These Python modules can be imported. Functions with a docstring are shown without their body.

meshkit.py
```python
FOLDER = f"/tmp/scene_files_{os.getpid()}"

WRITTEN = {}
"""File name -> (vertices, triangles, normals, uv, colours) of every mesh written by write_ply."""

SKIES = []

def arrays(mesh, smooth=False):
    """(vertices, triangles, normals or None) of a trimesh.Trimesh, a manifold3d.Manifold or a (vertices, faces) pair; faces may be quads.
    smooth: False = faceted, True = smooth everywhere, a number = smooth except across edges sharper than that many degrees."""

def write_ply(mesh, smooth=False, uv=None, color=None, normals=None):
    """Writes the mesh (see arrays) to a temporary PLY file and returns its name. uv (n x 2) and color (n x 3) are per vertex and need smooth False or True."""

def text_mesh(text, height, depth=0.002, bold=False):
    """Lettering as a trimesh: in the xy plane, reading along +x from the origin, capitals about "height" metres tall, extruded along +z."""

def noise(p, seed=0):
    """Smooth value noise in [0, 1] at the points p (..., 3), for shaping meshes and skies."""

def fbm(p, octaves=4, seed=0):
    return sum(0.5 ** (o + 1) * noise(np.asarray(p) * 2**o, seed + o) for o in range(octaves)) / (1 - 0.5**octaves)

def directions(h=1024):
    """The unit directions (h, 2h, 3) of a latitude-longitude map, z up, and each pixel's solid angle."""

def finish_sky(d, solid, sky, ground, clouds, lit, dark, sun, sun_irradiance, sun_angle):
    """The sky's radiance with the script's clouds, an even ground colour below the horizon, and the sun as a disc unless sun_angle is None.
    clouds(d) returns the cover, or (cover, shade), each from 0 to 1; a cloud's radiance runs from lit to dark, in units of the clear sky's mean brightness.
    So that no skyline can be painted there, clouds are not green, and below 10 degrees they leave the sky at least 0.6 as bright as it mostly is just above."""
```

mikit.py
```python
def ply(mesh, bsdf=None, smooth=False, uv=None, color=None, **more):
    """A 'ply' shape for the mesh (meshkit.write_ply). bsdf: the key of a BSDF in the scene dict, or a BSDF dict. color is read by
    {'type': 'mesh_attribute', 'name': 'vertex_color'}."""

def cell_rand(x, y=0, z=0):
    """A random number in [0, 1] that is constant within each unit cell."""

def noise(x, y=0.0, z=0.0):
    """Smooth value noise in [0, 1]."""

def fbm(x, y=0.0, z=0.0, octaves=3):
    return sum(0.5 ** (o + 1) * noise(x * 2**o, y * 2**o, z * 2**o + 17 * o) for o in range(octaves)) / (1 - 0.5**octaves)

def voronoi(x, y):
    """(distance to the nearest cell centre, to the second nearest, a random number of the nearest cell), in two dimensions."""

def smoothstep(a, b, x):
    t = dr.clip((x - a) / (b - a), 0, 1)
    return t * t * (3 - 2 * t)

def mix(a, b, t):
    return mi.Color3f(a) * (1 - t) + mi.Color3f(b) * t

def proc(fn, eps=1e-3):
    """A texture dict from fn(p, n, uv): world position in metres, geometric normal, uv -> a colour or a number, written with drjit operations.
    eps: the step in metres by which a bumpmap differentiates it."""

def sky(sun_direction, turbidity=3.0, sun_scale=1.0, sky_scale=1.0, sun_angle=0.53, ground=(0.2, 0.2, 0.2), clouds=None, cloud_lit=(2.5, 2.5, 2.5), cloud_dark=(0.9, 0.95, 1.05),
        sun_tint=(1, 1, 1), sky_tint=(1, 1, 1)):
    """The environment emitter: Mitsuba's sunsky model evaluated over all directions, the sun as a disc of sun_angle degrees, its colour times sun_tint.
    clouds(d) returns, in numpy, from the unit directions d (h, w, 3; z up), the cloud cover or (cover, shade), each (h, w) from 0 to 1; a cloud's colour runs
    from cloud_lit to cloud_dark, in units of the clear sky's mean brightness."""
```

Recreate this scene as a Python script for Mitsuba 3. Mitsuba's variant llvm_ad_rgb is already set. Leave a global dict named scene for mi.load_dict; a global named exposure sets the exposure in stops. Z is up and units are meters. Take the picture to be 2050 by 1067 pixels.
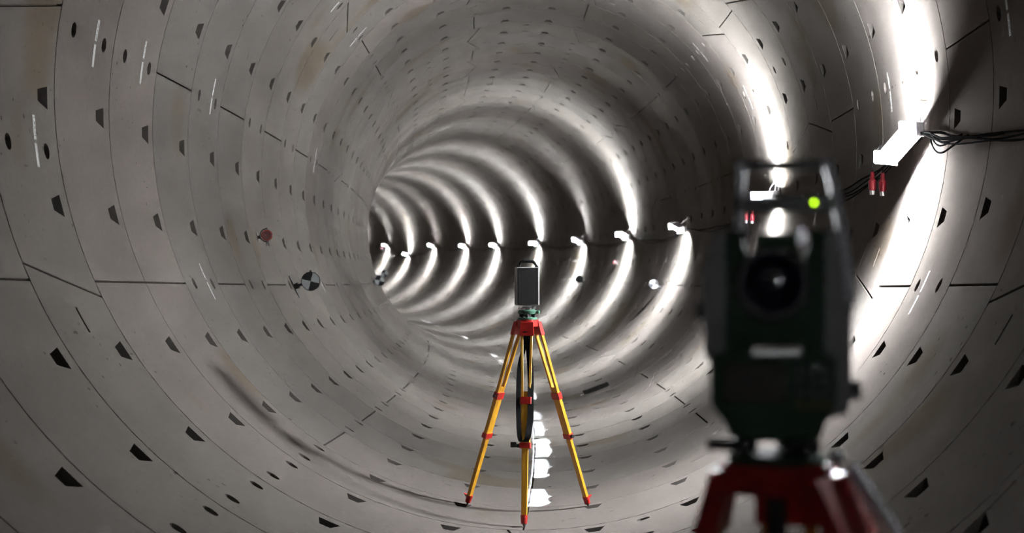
import math, random
import numpy as np
import trimesh
import manifold3d as m3
import drjit as dr
import mitsuba as mi
import mikit, meshkit
from shapely.geometry import Polygon

T = mi.ScalarTransform4f
scene, labels = {}, {}
rng = random.Random(7)

# ------------------------------------------------------------------ camera, light level
EYE = np.array([0.7388, 0.0, -1.3068])
YAW = 0.098556                      # the camera looks this far (radians) to the left of +y
FOCAL = 3305.35                     # in pixels of the 2050 wide frame
VIEW = np.array([-math.sin(YAW), math.cos(YAW), 0.0])
scene['camera'] = {
    'type': 'thinlens', 'fov': 2 * math.degrees(math.atan(1025 / FOCAL)), 'fov_axis': 'x',
    'aperture_radius': 0.0105, 'focus_distance': 12.4, 'near_clip': 0.05, 'far_clip': 500.0,
    'to_world': T().look_at(origin=EYE.tolist(), target=(EYE + VIEW).tolist(), up=[0, 0, 1]),
}
exposure = 8.0
LAMP = 25.5                          # radiance of a lamp's diffuser
LAMP_COLOUR = (0.96, 1.0, 1.04)

# ------------------------------------------------------------------ the tunnel's axis
R, W, S0 = 3.0, 1.24, 9.2499        # inner radius, ring width, chainage of joint 0
_S = np.linspace(-40, 140, 3601)
_k, _k2, _g, _kv = 0.004771, -2.7e-05, -0.015986, 0.000462
_far = np.maximum(_S - 10, 0)
_H = _k * _S + _k2 * _far ** 2 / 2
_G = _g + _kv * _far
_ds = _S[1] - _S[0]


def _cum(v):
    c = np.concatenate([[0], np.cumsum((v[1:] + v[:-1]) / 2 * _ds)])
    return c - np.interp(0, _S, c)


_X, _Y, _Z = _cum(-np.sin(_H)), _cum(np.cos(_H)), _cum(_G)


def frame(s):
    """Axis point and unit right, forward vectors at chainage s (metres)."""
    s = np.asarray(s, float)
    h = np.interp(s, _S, _H)
    p = np.stack([np.interp(s, _S, _X), np.interp(s, _S, _Y), np.interp(s, _S, _Z)], -1)
    z = np.zeros_like(h)
    return p, np.stack([np.cos(h), np.sin(h), z], -1), np.stack([-np.sin(h), np.cos(h), z], -1)


def tun(ring, theta, r=R):
    """World points at ring coordinate (joints are whole numbers), angle in degrees (0 = right, 90 = crown) and radius."""
    p, right, _ = frame(S0 + W * np.asarray(ring, float))
    t = np.radians(np.asarray(theta, float))
    r = np.asarray(r, float)
    return p + right * (r * np.cos(t))[..., None] + np.array([0, 0, 1.0]) * (r * np.sin(t))[..., None]


def basis(ring, theta):
    """(forward, tangent, inward) at a place on the wall."""
    _, right, fwd = frame(S0 + W * ring)
    t = math.radians(theta)
    out = right * math.cos(t) + np.array([0, 0, 1.0]) * math.sin(t)
    tan = -right * math.sin(t) + np.array([0, 0, 1.0]) * math.cos(t)
    return fwd, tan, -out


# ------------------------------------------------------------------ materials
def rgb(*c):
    return {'type': 'rgb', 'value': list(c)}


def plain(name, colour, rough=0.5, metallic=0.0, spec=0.5, **more):
    scene[name] = {'type': 'twosided', 'bsdf': {'type': 'principled', 'base_color': rgb(*colour), 'roughness': rough, 'metallic': metallic, 'specular': spec, **more}}


def concrete_fn(tint, seed):
    def fn(p, n, uv):
        big = mikit.fbm(p.x * 0.55 + seed, p.y * 0.55, p.z * 0.55 + seed, octaves=2)
        mid = mikit.fbm(p.x * 3.1, p.y * 1.3 + seed, p.z * 3.1, octaves=2)
        fine = mikit.noise(p.x * 34, p.y * 34, p.z * 34)
        pit = mikit.smoothstep(0.87, 0.93, mikit.noise(p.x * 23 + seed, p.y * 23, p.z * 23)) * mikit.smoothstep(0.45, 0.7, mikit.noise(p.x * 2.1, p.y * 2.1 + seed, p.z * 2.1))
        stain = mikit.smoothstep(0.66, 0.8, mikit.fbm(p.x * 1.4 + 9 + seed, p.y * 1.1, p.z * 0.9, octaves=2))
        v = 0.66 + 0.42 * big + 0.26 * mid + 0.10 * fine
        base = mikit.mix(tint, [tint[0] * 0.86, tint[1] * 0.80, tint[2] * 0.70], stain)
        return base * v * (1 - 0.6 * pit)
    return fn


for _n, _t, _s in (('concrete_a', (0.072, 0.0645, 0.0575), 1.0), ('concrete_b', (0.070, 0.0638, 0.058), 5.0), ('concrete_c', (0.073, 0.0638, 0.0578), 11.0)):
    scene[_n] = {'type': 'twosided', 'bsdf': {'type': 'diffuse', 'reflectance': mikit.proc(concrete_fn(_t, _s))}}


def ripple_fn(p, n, uv):
    return mikit.fbm(p.x * 22, p.y * 26, p.z * 22, octaves=3)


scene['water'] = {'type': 'twosided', 'bsdf': {'type': 'bumpmap', 'bump': mikit.proc(ripple_fn, eps=2e-3), 'scale': 0.014,
                  'bsdf': {'type': 'principled', 'base_color': rgb(0.10, 0.092, 0.082), 'roughness': 0.16, 'specular': 0.5}}}


def yellow_fn(p, n, uv):
    return mikit.mix([0.44, 0.215, 0.010], [0.36, 0.165, 0.008], mikit.fbm(p.x * 30, p.y * 30, p.z * 4, octaves=3))


def red_fn(p, n, uv):
    return mikit.mix([0.34, 0.012, 0.008], [0.25, 0.009, 0.006], mikit.fbm(p.x * 25, p.y * 25, p.z * 25, octaves=2))


scene['yellow_paint'] = {'type': 'twosided', 'bsdf': {'type': 'principled', 'base_color': mikit.proc(yellow_fn), 'roughness': 0.35, 'clearcoat': 0.4, 'clearcoat_gloss': 0.8}}
scene['red_paint'] = {'type': 'twosided', 'bsdf': {'type': 'principled', 'base_color': mikit.proc(red_fn), 'roughness': 0.32, 'clearcoat': 0.4, 'clearcoat_gloss': 0.8}}
plain('pocket_dark', (0.030, 0.0265, 0.0235), 0.8, 0.0, 0.1)  # recess darkness put into the colour of the pocket faces, no real liner
plain('black_plastic', (0.008, 0.008, 0.009), 0.5, 0.0, 0.3)
plain('black_strap', (0.006, 0.006, 0.0065), 0.8, 0.0, 0.15)
plain('charcoal_panel', (0.017, 0.016, 0.0175), 0.5)
plain('light_grey_case', (0.2, 0.2, 0.2), 0.4)
plain('pale_metal', (0.7, 0.7, 0.72), 0.28, 1.0)
plain('dark_steel', (0.16, 0.13, 0.115), 0.45, 0.8)
plain('tribrach_green', (0.028, 0.085, 0.055), 0.4)
plain('instrument_green', (0.016, 0.055, 0.030), 0.55, 0.0, 0.25)
plain('instrument_black', (0.01, 0.012, 0.012), 0.35)
plain('instrument_grey', (0.17, 0.17, 0.175), 0.4)
plain('lens_glass', (0.006, 0.007, 0.022), 0.06, 0.0, 0.8)
plain('screen_glass', (0.016, 0.016, 0.012), 0.15)
plain('yellow_key', (0.10, 0.09, 0.01), 0.5)
plain('target_white', (0.24, 0.255, 0.255), 0.5)
plain('target_black', (0.006, 0.006, 0.007), 0.6, 0.0, 0.2)
plain('prism_red', (0.13, 0.014, 0.012), 0.35)
plain('plug_red', (0.20, 0.010, 0.018), 0.4)
plain('prism_glass', (0.05, 0.02, 0.02), 0.08, 0.0, 0.8)
scene['cable_black'] = {'type': 'twosided', 'bsdf': {'type': 'diffuse', 'reflectance': rgb(0.010, 0.010, 0.010)}}
plain('lamp_tray', (0.5, 0.5, 0.52), 0.45)
plain('lamp_white', (0.75, 0.75, 0.76), 0.6)
plain('leg_highlight', (0.85, 0.85, 0.9), 0.4)  # near white, so the highlight on the leg edge sits in the colour
plain('handle_pale', (0.6, 0.61, 0.68), 0.4)  # posts paler than the handle bars, their highlight put into the colour
plain('paper', (0.16, 0.155, 0.147), 0.7)
plain('ink', (0.02, 0.02, 0.02), 0.7)
plain('timber_dark', (0.006, 0.0056, 0.0052), 0.8, 0.0, 0.06)
plain('badge_silver', (0.55, 0.45, 0.45), 0.4)
scene['diffuser'] = {'type': 'twosided', 'bsdf': {'type': 'principled', 'base_color': rgb(0.8, 0.8, 0.8), 'roughness': 0.5}}


# ------------------------------------------------------------------ naming and mesh helpers
_used = {}


def key_of(name, parent=None):
    base = f'{parent}__{name}' if parent else name
    n = _used.get(base, 0)
    _used[base] = n + 1
    return base if n == 0 else f'{base}_{n:03d}'


def thing(name, label, category, group=None):
    k = key_of(name)
    labels[k] = {'label': label, 'category': category}
    if group:
        labels[k]['group'] = group
    return k


def part(name, mesh, bsdf, parent, smooth=30, label=None, **more):
    k = key_of(name, parent)
    if isinstance(mesh, list):
        mesh = trimesh.util.concatenate(mesh)
    scene[k] = mikit.ply(mesh, bsdf, smooth=smooth, **more)
    if label:
        labels[k] = {'label': label}
    return k


def man(m):
    q = m.to_mesh()
    return trimesh.Trimesh(q.vert_properties[:, :3], q.tri_verts, process=False)


def box(x0, x1, y0, y1, z0, z1, bevel=0.0):
    if bevel <= 0:
        return trimesh.creation.box(bounds=[[x0, y0, z0], [x1, y1, z1]])
    b = min(bevel, (x1 - x0) / 2.1, (y1 - y0) / 2.1, (z1 - z0) / 2.1)
    pts = []
    for sx in (0, 1):
        for sy in (0, 1):
            for sz in (0, 1):
                c = [x1 if sx else x0, y1 if sy else y0, z1 if sz else z0]
                d = [-b if sx else b, -b if sy else b, -b if sz else b]
                for ax in range(3):
                    q = list(c)
                    for o in range(3):
                        if o != ax:
                            q[o] += d[o]
                    pts.append(q)
                q = [c[o] + d[o] * 0.42 for o in range(3)]
                pts.append(q)
    return man(m3.Manifold.hull_points(np.array(pts)))


def cyl(a, b, r, r2=None, n=20):
    """A (tapered) rod from a to b."""
    a, b = np.asarray(a, float), np.asarray(b, float)
    L = np.linalg.norm(b - a)
    c = man(m3.Manifold.cylinder(L, r, r if r2 is None else r2, n))
    c.apply_transform(trimesh.geometry.align_vectors([0, 0, 1], (b - a) / L))
    c.apply_translation(a)
    return c


def lathe(profile, a, axis, n=32):
    m = trimesh.creation.revolve(np.array(profile, float), sections=n)
    if m.volume < 0:
        m.invert()
    m.apply_transform(trimesh.geometry.align_vectors([0, 0, 1], np.asarray(axis, float) / np.linalg.norm(axis)))
    m.apply_translation(a)
    return m


def hull(pts):
    return man(m3.Manifold.hull_points(np.array(pts, float)))


def beam(a, b, w, t, side, w2=None):
    """A bar with rectangular section from a to b: width w along 'side', thickness t across."""
    a, b = np.asarray(a, float), np.asarray(b, float)
    d = (b - a) / np.linalg.norm(b - a)
    u = np.asarray(side, float) - d * np.dot(side, d)
    u /= np.linalg.norm(u)
    v = np.cross(d, u)
    pts = []
    for p, ww in ((a, w), (b, w if w2 is None else w2)):
        c = min(ww, t) * 0.16
        for su in (-1, 1):
            for sv in (-1, 1):
                pts.append(p + u * su * (ww / 2 - c) + v * sv * t / 2)
                pts.append(p + u * su * ww / 2 + v * sv * (t / 2 - c))
    return hull(pts)


def tube(points, r, n=8):
    """A round tube swept along a polyline."""
    p = np.asarray(points, float)
    d = np.gradient(p, axis=0)
    d /= np.linalg.norm(d, axis=1, keepdims=True)
    u = np.cross(d[0], [0.31, 0.2, 0.93])
    u /= np.linalg.norm(u)
    verts, faces = [], []
    a = np.linspace(0, 2 * math.pi, n, endpoint=False)
    for i in range(len(p)):
        u = u - d[i] * np.dot(u, d[i])
        u /= np.linalg.norm(u)
        v = np.cross(d[i], u)
        verts.append(p[i] + r * (np.cos(a)[:, None] * u + np.sin(a)[:, None] * v))
    for i in range(len(p) - 1):
        for j in range(n):
            q, w = i * n + j, i * n + (j + 1) % n
            faces += [[q, w, w + n], [q, w + n, q + n]]
    verts = np.vstack(verts + [p[:1], p[-1:]])
    e0, e1 = len(verts) - 2, len(verts) - 1
    for j in range(n):
        faces += [[e0, (j + 1) % n, j], [e1, (len(p) - 1) * n + j, (len(p) - 1) * n + (j + 1) % n]]
    return trimesh.Trimesh(verts, faces, process=False)


def put(mesh, origin, x, y, z):
    m = np.eye(4)
    m[:3, 0], m[:3, 1], m[:3, 2], m[:3, 3] = x, y, z, origin
    q = mesh.copy()
    q.apply_transform(m)
    return q


def smooth_path(pts, n=8):
    """A Catmull-Rom curve through the points."""
    p = np.asarray(pts, float)
    p = np.vstack([2 * p[0] - p[1], p, 2 * p[-1] - p[-2]])
    out = []
    for i in range(1, len(p) - 2):
        for t in np.linspace(0, 1, n, endpoint=False):
            a, b, c, d = p[i - 1], p[i], p[i + 1], p[i + 2]
            out.append(0.5 * (2 * b + (c - a) * t + (2 * a - 5 * b + 4 * c - d) * t * t + (3 * b - a - 3 * c + d) * t ** 3))
    out.append(p[-2])
    return np.array(out)


# ------------------------------------------------------------------ the lining: rings of five segments and a key
SECTOR = 360 / 11
DEG = R * math.pi / 180             # metres of arc per degree on the inner face
THICK = 0.26


def pocket(a, fine):
    """A bolt pocket by the far joint: a ramp going down to a steep face with a bolt hole."""
    s0, s1 = 0.735 * W, 0.885 * W
    m = m3.Manifold.hull_points(np.array([
        [s1, a - 0.074, -0.01], [s1, a + 0.074, -0.01], [s1, a - 0.074, 0.002], [s1, a + 0.074, 0.002],
        [s0, a - 0.037, -0.01], [s0, a + 0.037, -0.01], [s0, a - 0.037, 0.002], [s0, a + 0.037, 0.002],
        [s0 + 0.02, a - 0.036, 0.10], [s0 + 0.02, a + 0.036, 0.10], [s1 - 0.075, a - 0.05, 0.125], [s1 - 0.075, a + 0.05, 0.125]]))
    if fine:
        h = m3.Manifold.cylinder(0.2, 0.022, 0.022, 12).rotate([0, 70, 0]).translate([s1 - 0.10, a, 0.075])
        m = m + h
    return m


def proto(lo0, hi0, lo1, hi1, pockets, ovals, slots, level):
    """One segment, unrolled: (chainage in the ring, arc, depth). Angles are degrees from the key's middle. level 0 plain, 1 far, 2 near."""
    g, q = 0.007, 0.006
    edge = 0.36

    def poly(inset_a, inset_s):
        return m3.CrossSection([[(inset_s, lo0 * DEG + inset_a), (W - inset_s, lo1 * DEG + inset_a), (W - inset_s, hi1 * DEG - inset_a), (inset_s, hi0 * DEG - inset_a)][::-1]], m3.FillRule.NonZero)

    def layer(ia, is_, z0, z1):
        return m3.Manifold.extrude(poly(ia, is_), z1 - z0).translate([0, 0, z0])
    m = layer(g, q, 0.003, 0.035) + layer(0.0004, 0.0004, 0.034, THICK)
    m = m + m3.Manifold.batch_hull([layer(g + 0.003, q + 0.002, 0, 0.001), layer(g, q, 0.0035, 0.0045)])
    if level:
        cut = []
        for t in pockets:
            cut.append(pocket(t * DEG, level == 2))
        for t, s in ovals:
            cut.append(m3.Manifold.cylinder(0.09, 0.052, 0.036, 20 if level == 2 else 12).translate([s * W, t * DEG, -0.004]))
        for t0, t1 in slots:
            cut.append(m3.Manifold.hull_points(np.array([[s, t * DEG, z] for s in (0.465 * W, 0.492 * W) for t in (t0, t1) for z in (-0.005, 0.0)] + [[s, t * DEG, 0.07] for s in (0.47 * W, 0.487 * W) for t in (t0 + 0.7, t1 - 0.7)])))
        for c in cut:
            m = m - c
    m = m.refine_to_length((0.3, 0.22, 0.16)[level])
    q_ = m.to_mesh()
    v = q_.vert_properties[:, :3].astype(float)
    r, t = R + v[:, 2], v[:, 1] / R
    world = np.stack([r * np.cos(t), v[:, 0], r * np.sin(t)], -1)      # right, forward, up
    v2, f2, n2 = meshkit.arrays(trimesh.Trimesh(world, q_.tri_verts, process=False), 24)
    t = np.arctan2(v2[:, 2], v2[:, 0])
    mid = math.radians((lo0 + hi0 + lo1 + hi1) / 4)
    t = mid + (t - mid + math.pi) % (2 * math.pi) - math.pi
    rad = np.stack([np.cos(t), 0 * t, np.sin(t)], -1)
    tan = np.stack([-np.sin(t), 0 * t, np.cos(t)], -1)
    deg, r2 = np.degrees(t), np.hypot(v2[:, 0], v2[:, 2])
    allv = dict(s=v2[:, 1], t=deg, r=r2, nf=n2[:, 1], nt=(n2 * tan).sum(1), nr=(n2 * rad).sum(1))
    cs, ct, cr = v2[f2, 1].mean(1), deg[f2].mean(1), r2[f2].mean(1)
    lining = np.full(len(f2), -1)  # pocket index of each face; these faces get the darker colour
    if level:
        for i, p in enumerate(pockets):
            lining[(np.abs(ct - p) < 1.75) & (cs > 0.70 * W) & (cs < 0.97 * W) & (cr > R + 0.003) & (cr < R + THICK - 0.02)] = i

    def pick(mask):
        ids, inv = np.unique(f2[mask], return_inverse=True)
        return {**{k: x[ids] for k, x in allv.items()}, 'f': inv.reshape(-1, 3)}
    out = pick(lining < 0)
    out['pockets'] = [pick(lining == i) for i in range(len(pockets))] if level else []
    return out


H = SECTOR / 2
A0, A1 = 2.0, 2.1                   # how far the key's edges lean in at the near joint and out at the far joint
BOLT = 6.65


def bolts(sectors):
    return [c * SECTOR + d for c in sectors for d in (-BOLT, BOLT)]


SPEC = [
    ('key_segment', (-H + A0, H - A0, -H - A1, H + A1), bolts([0]), [(0, 0.25), (0, 0.81)], []),
    ('segment', (H - A0, H + 2 * SECTOR, H + A1, H + 2 * SECTOR), bolts([1, 2]), [(1.5 * SECTOR, 0.25), (1.5 * SECTOR, 0.81)], [(H + 3.4, H + 6.8)]),
    ('segment', (2.5 * SECTOR, 4.5 * SECTOR) * 2, bolts([3, 4]), [(3.5 * SECTOR, 0.25), (3.5 * SECTOR, 0.81)], []),
    ('segment', (4.5 * SECTOR, 6.5 * SECTOR) * 2, bolts([5, 6]), [(5.5 * SECTOR, 0.25), (5.5 * SECTOR, 0.81)], []),
    ('segment', (6.5 * SECTOR, 8.5 * SECTOR) * 2, bolts([7, 8]), [(7.5 * SECTOR, 0.25), (7.5 * SECTOR, 0.81)], []),
    ('segment', (8.5 * SECTOR, 11 * SECTOR - H + A0, 8.5 * SECTOR, 11 * SECTOR - H - A1), bolts([9, 10]), [(9.5 * SECTOR, 0.25), (9.5 * SECTOR, 0.81)], [(11 * SECTOR - H - 6.8, 11 * SECTOR - H - 3.4)]),
]
PROTO = {lv: [proto(*sp[1], sp[2], sp[3], sp[4], lv) for sp in SPEC] for lv in (0, 1, 2)}


def placed(pr, ring, centre):
    p, right, fwd = frame(S0 + W * ring + pr['s'])
    t = np.radians(pr['t'] + centre)
    up = np.array([0, 0, 1.0])
    rad = right * np.cos(t)[:, None] + up * np.sin(t)[:, None]
    tan = -right * np.sin(t)[:, None] + up * np.cos(t)[:, None]
    v = p + rad * pr['r'][:, None]
    n = fwd * pr['nf'][:, None] + tan * pr['nt'][:, None] + rad * pr['nr'][:, None]
    return v, pr['f'], n


def ply_n(v, f, n, bsdf):
    return {'type': 'ply', 'filename': meshkit.write_ply((v, f), False, normals=n), 'face_normals': False, 'bsdf': {'type': 'ref', 'id': bsdf}}


KEYS = {-3: 4, -2: 9, -1: 0, 0: 6, 1: 9, 2: 4, 3: 10, 4: 4, 5: 3, 6: 0, 7: 1, 8: 4, 9: 1, 10: 9, 11: 3, 12: 9, 13: 6, 14: 3, 15: 4, 16: 10, 17: 4, 18: 3}
CYCLE = [9, 1, 4, 3, 0, 6, 9, 10, 4, 1]
TONES = ['concrete_a', 'concrete_b', 'concrete_a', 'concrete_c', 'concrete_b', 'concrete_a', 'concrete_c', 'concrete_b']
labels['wall_tunnel'] = {'label': 'grey concrete tunnel lining of bolted segmental rings curving away to the left', 'category': 'tunnel', 'kind': 'structure'}


def key_centre(ring):
    return -24.8 + SECTOR * (KEYS.get(ring, CYCLE[ring % len(CYCLE)]) + 0.5)


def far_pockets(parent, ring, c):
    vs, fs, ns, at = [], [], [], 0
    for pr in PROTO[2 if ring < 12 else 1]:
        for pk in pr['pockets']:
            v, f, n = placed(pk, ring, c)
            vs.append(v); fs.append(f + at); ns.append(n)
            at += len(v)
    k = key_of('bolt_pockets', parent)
    scene[k] = ply_n(np.vstack(vs), np.vstack(fs), np.vstack(ns), 'pocket_dark')
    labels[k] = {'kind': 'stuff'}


FIRST, NEAR_FIRST, NEAR_LAST, LAST = -22, -3, 30, 79
ring_key = {}
for ring in range(NEAR_FIRST, NEAR_LAST + 1):
    rk = key_of('ring', 'wall_tunnel')
    ring_key[ring] = rk
    c = key_centre(ring)
    for i, sp in enumerate(SPEC):
        k = key_of(sp[0], rk)
        v, f, n = placed(PROTO[2 if ring < 12 else 1][i], ring, c)
        scene[k] = ply_n(v, f, n, TONES[(ring * 3 + (i if ring % 3 == 0 else 0) * 2) % len(TONES)])
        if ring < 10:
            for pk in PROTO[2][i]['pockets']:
                scene[key_of('bolt_pocket', rk)] = ply_n(*placed(pk, ring, c), 'pocket_dark')
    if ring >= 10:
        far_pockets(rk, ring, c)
for ring in list(range(NEAR_LAST + 1, LAST)) + list(range(FIRST, NEAR_FIRST)):
    vs, fs, ns, at = [], [], [], 0
    for i in range(6):
        v, f, n = placed(PROTO[1 if ring > 0 else 0][i], ring, key_centre(ring))
        vs.append(v); fs.append(f + at); ns.append(n)
        at += len(v)
    rk = key_of('ring', 'wall_tunnel')
    scene[rk] = ply_n(np.vstack(vs), np.vstack(fs), np.vstack(ns), TONES[(ring * 3) % len(TONES)])
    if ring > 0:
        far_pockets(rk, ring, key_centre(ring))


# paper stickers with handwriting on the segments near the camera
def wall_patch(ring_abs, poly, depth0, depth1, step=0.6):
    """A thin sheet on the wall: polygon in (ring coordinate * W, arc metres from the angle 0)."""
    g = m3.CrossSection([[tuple(q) for q in poly]], m3.FillRule.NonZero)
    m = m3.Manifold.extrude(g, depth1 - depth0).translate([0, 0, depth0]).refine_to_length(0.08)
    q = m.to_mesh()
    v = q.vert_properties[:, :3].astype(float)
    return trimesh.Trimesh(tun(ring_abs + v[:, 0] / W, v[:, 1] / DEG, R - v[:, 2]), q.tri_verts[:, ::-1], process=False)


def rectpoly(s0, s1, a0, a1, skew=0.0):
    return [(s0, a0), (s1, a0), (s1 + skew, a1), (s0 + skew, a1)]


for ring in range(0, 11):
    c = key_centre(ring)
    for mid in (0, 1.5, 3.5, 5.5, 7.5, 9.5):
        ang = (c + mid * SECTOR + 180) % 360 - 180
        if -150 < ang < -30 or rng.random() < 0.3:
            continue
        off = rng.uniform(-0.06, 0.03)
        s = 0.655 * W + rng.uniform(-0.02, 0.02)
        a = ang * DEG + off
        skew = rng.uniform(-0.012, 0.012)
        gap = rng.uniform(-0.02, 0.02)
        pieces = [wall_patch(ring, rectpoly(s - 0.024, s + 0.022, a - 0.165, a + gap - 0.012, skew), 0.0005, 0.0016),
                  wall_patch(ring, rectpoly(s - 0.025 + skew, s + 0.021 + skew, a + gap + 0.012, a + 0.165, skew), 0.0005, 0.0016)]
        part('paper_sticker', pieces, 'paper', ring_key[ring], smooth=False, label='torn white paper sticker with handwriting')
        strokes = []
        for q in range(rng.randint(4, 6)):                       # illegible pen marks, zigzag and bar shapes
            y = a - 0.15 + q * 0.028 + rng.uniform(-0.004, 0.004)
            if rng.random() < 0.5:
                pts = [(s - 0.010, y), (s + 0.009, y + 0.006), (s - 0.008, y + 0.012), (s + 0.010, y + 0.018)]
            else:
                pts = [(s - 0.010, y), (s + 0.010, y + 0.001)]
            for (p0, p1) in zip(pts, pts[1:]):
                d = np.subtract(p1, p0)
                nn = np.array([-d[1], d[0]]) / np.linalg.norm(d) * 0.0025
                pl = [np.add(p0, nn), np.subtract(p0, nn), np.subtract(p1, nn), np.add(p1, nn)]
                strokes.append(wall_patch(ring, [tuple(x) for x in pl], 0.0016, 0.0022))
        for m in strokes:
            if m.volume < 0:
                m.invert()
        part('pen_marks', strokes, 'ink', ring_key[ring], smooth=False, label='black handwritten marks on the sticker')

# ------------------------------------------------------------------ lamps along the right wall
# ring coordinate, angle, direction of the body (forward, inward, tangent), roll of the lens towards the floor
LAMPS = [
    (-19.5, -4, (0.5, 0.16, 0.06), 10, 0.0, 0.7), (-4.2, -3, (0.5, 0.06, 0.06), 0, 0.0, 0.035),  # two unseen lamps added to light the instrument from the side and behind
    (2.50, -1.8, (0.48, 0.07, -0.16), 0, 0.34, 0.66), (8.75, -2.9, (0.5, 0.09, 0.01), 4), (15.85, -5.6, (0.5, 0.13, 0.10), 12, 0.86),
    (22.4, -4.6, (0.5, 0.13, 0.10), 6), (28.9, -4.2, (0.5, 0.13, 0.11), 8, 0.62), (36.3, -3.1, (0.5, 0.13, 0.05), 8),
    (44.0, -3.4, (0.5, 0.13, 0.09), 14), (50.4, -3.6, (0.5, 0.13, 0.09), 18), (57.4, -3.6, (0.5, 0.13, 0.09), 8, 0.62),
    (63.2, -14.0, (0.5, 0.13, 0.05), 6), (68.6, -5.0, (0.5, 0.13, 0.05), 8, 0.62), (74.6, -5.0, (0.5, 0.13, 0.05), 12),
]
LAMP_LABELS = {
    0: 'added unseen white lamp on the right wall far behind the camera', 1: 'faint added unseen lamp on the right wall just past the right edge of the picture',
    2: 'large bright white lamp hanging slanted from the coiled cables on the right wall', 3: 'bright white lamp on the right wall under a triangle of wires, behind the blurred instrument',
    4: 'bright white boxy lamp on the right wall just left of the blurred instrument', 5: 'bright white lamp on the right wall above the small red prism',
    6: 'bright white lamp on the right wall above the dark round target on the right', 7: 'bright white lamp on the right wall seen just above the black handle of the scanner',
    8: 'bright white lamp on the right wall, first one left of the scanner', 9: 'bright white lamp on the right wall, second one left of the scanner',
    10: 'bright white lamp on the right wall, third one left of the scanner', 11: 'bright white lamp hanging lower on the wall than its neighbours far down the tunnel',
    12: 'bright white lamp high on the far wall above two overlapping checkered targets', 13: 'farthest bright white lamp, half hidden at the bend of the left wall',
}


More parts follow.
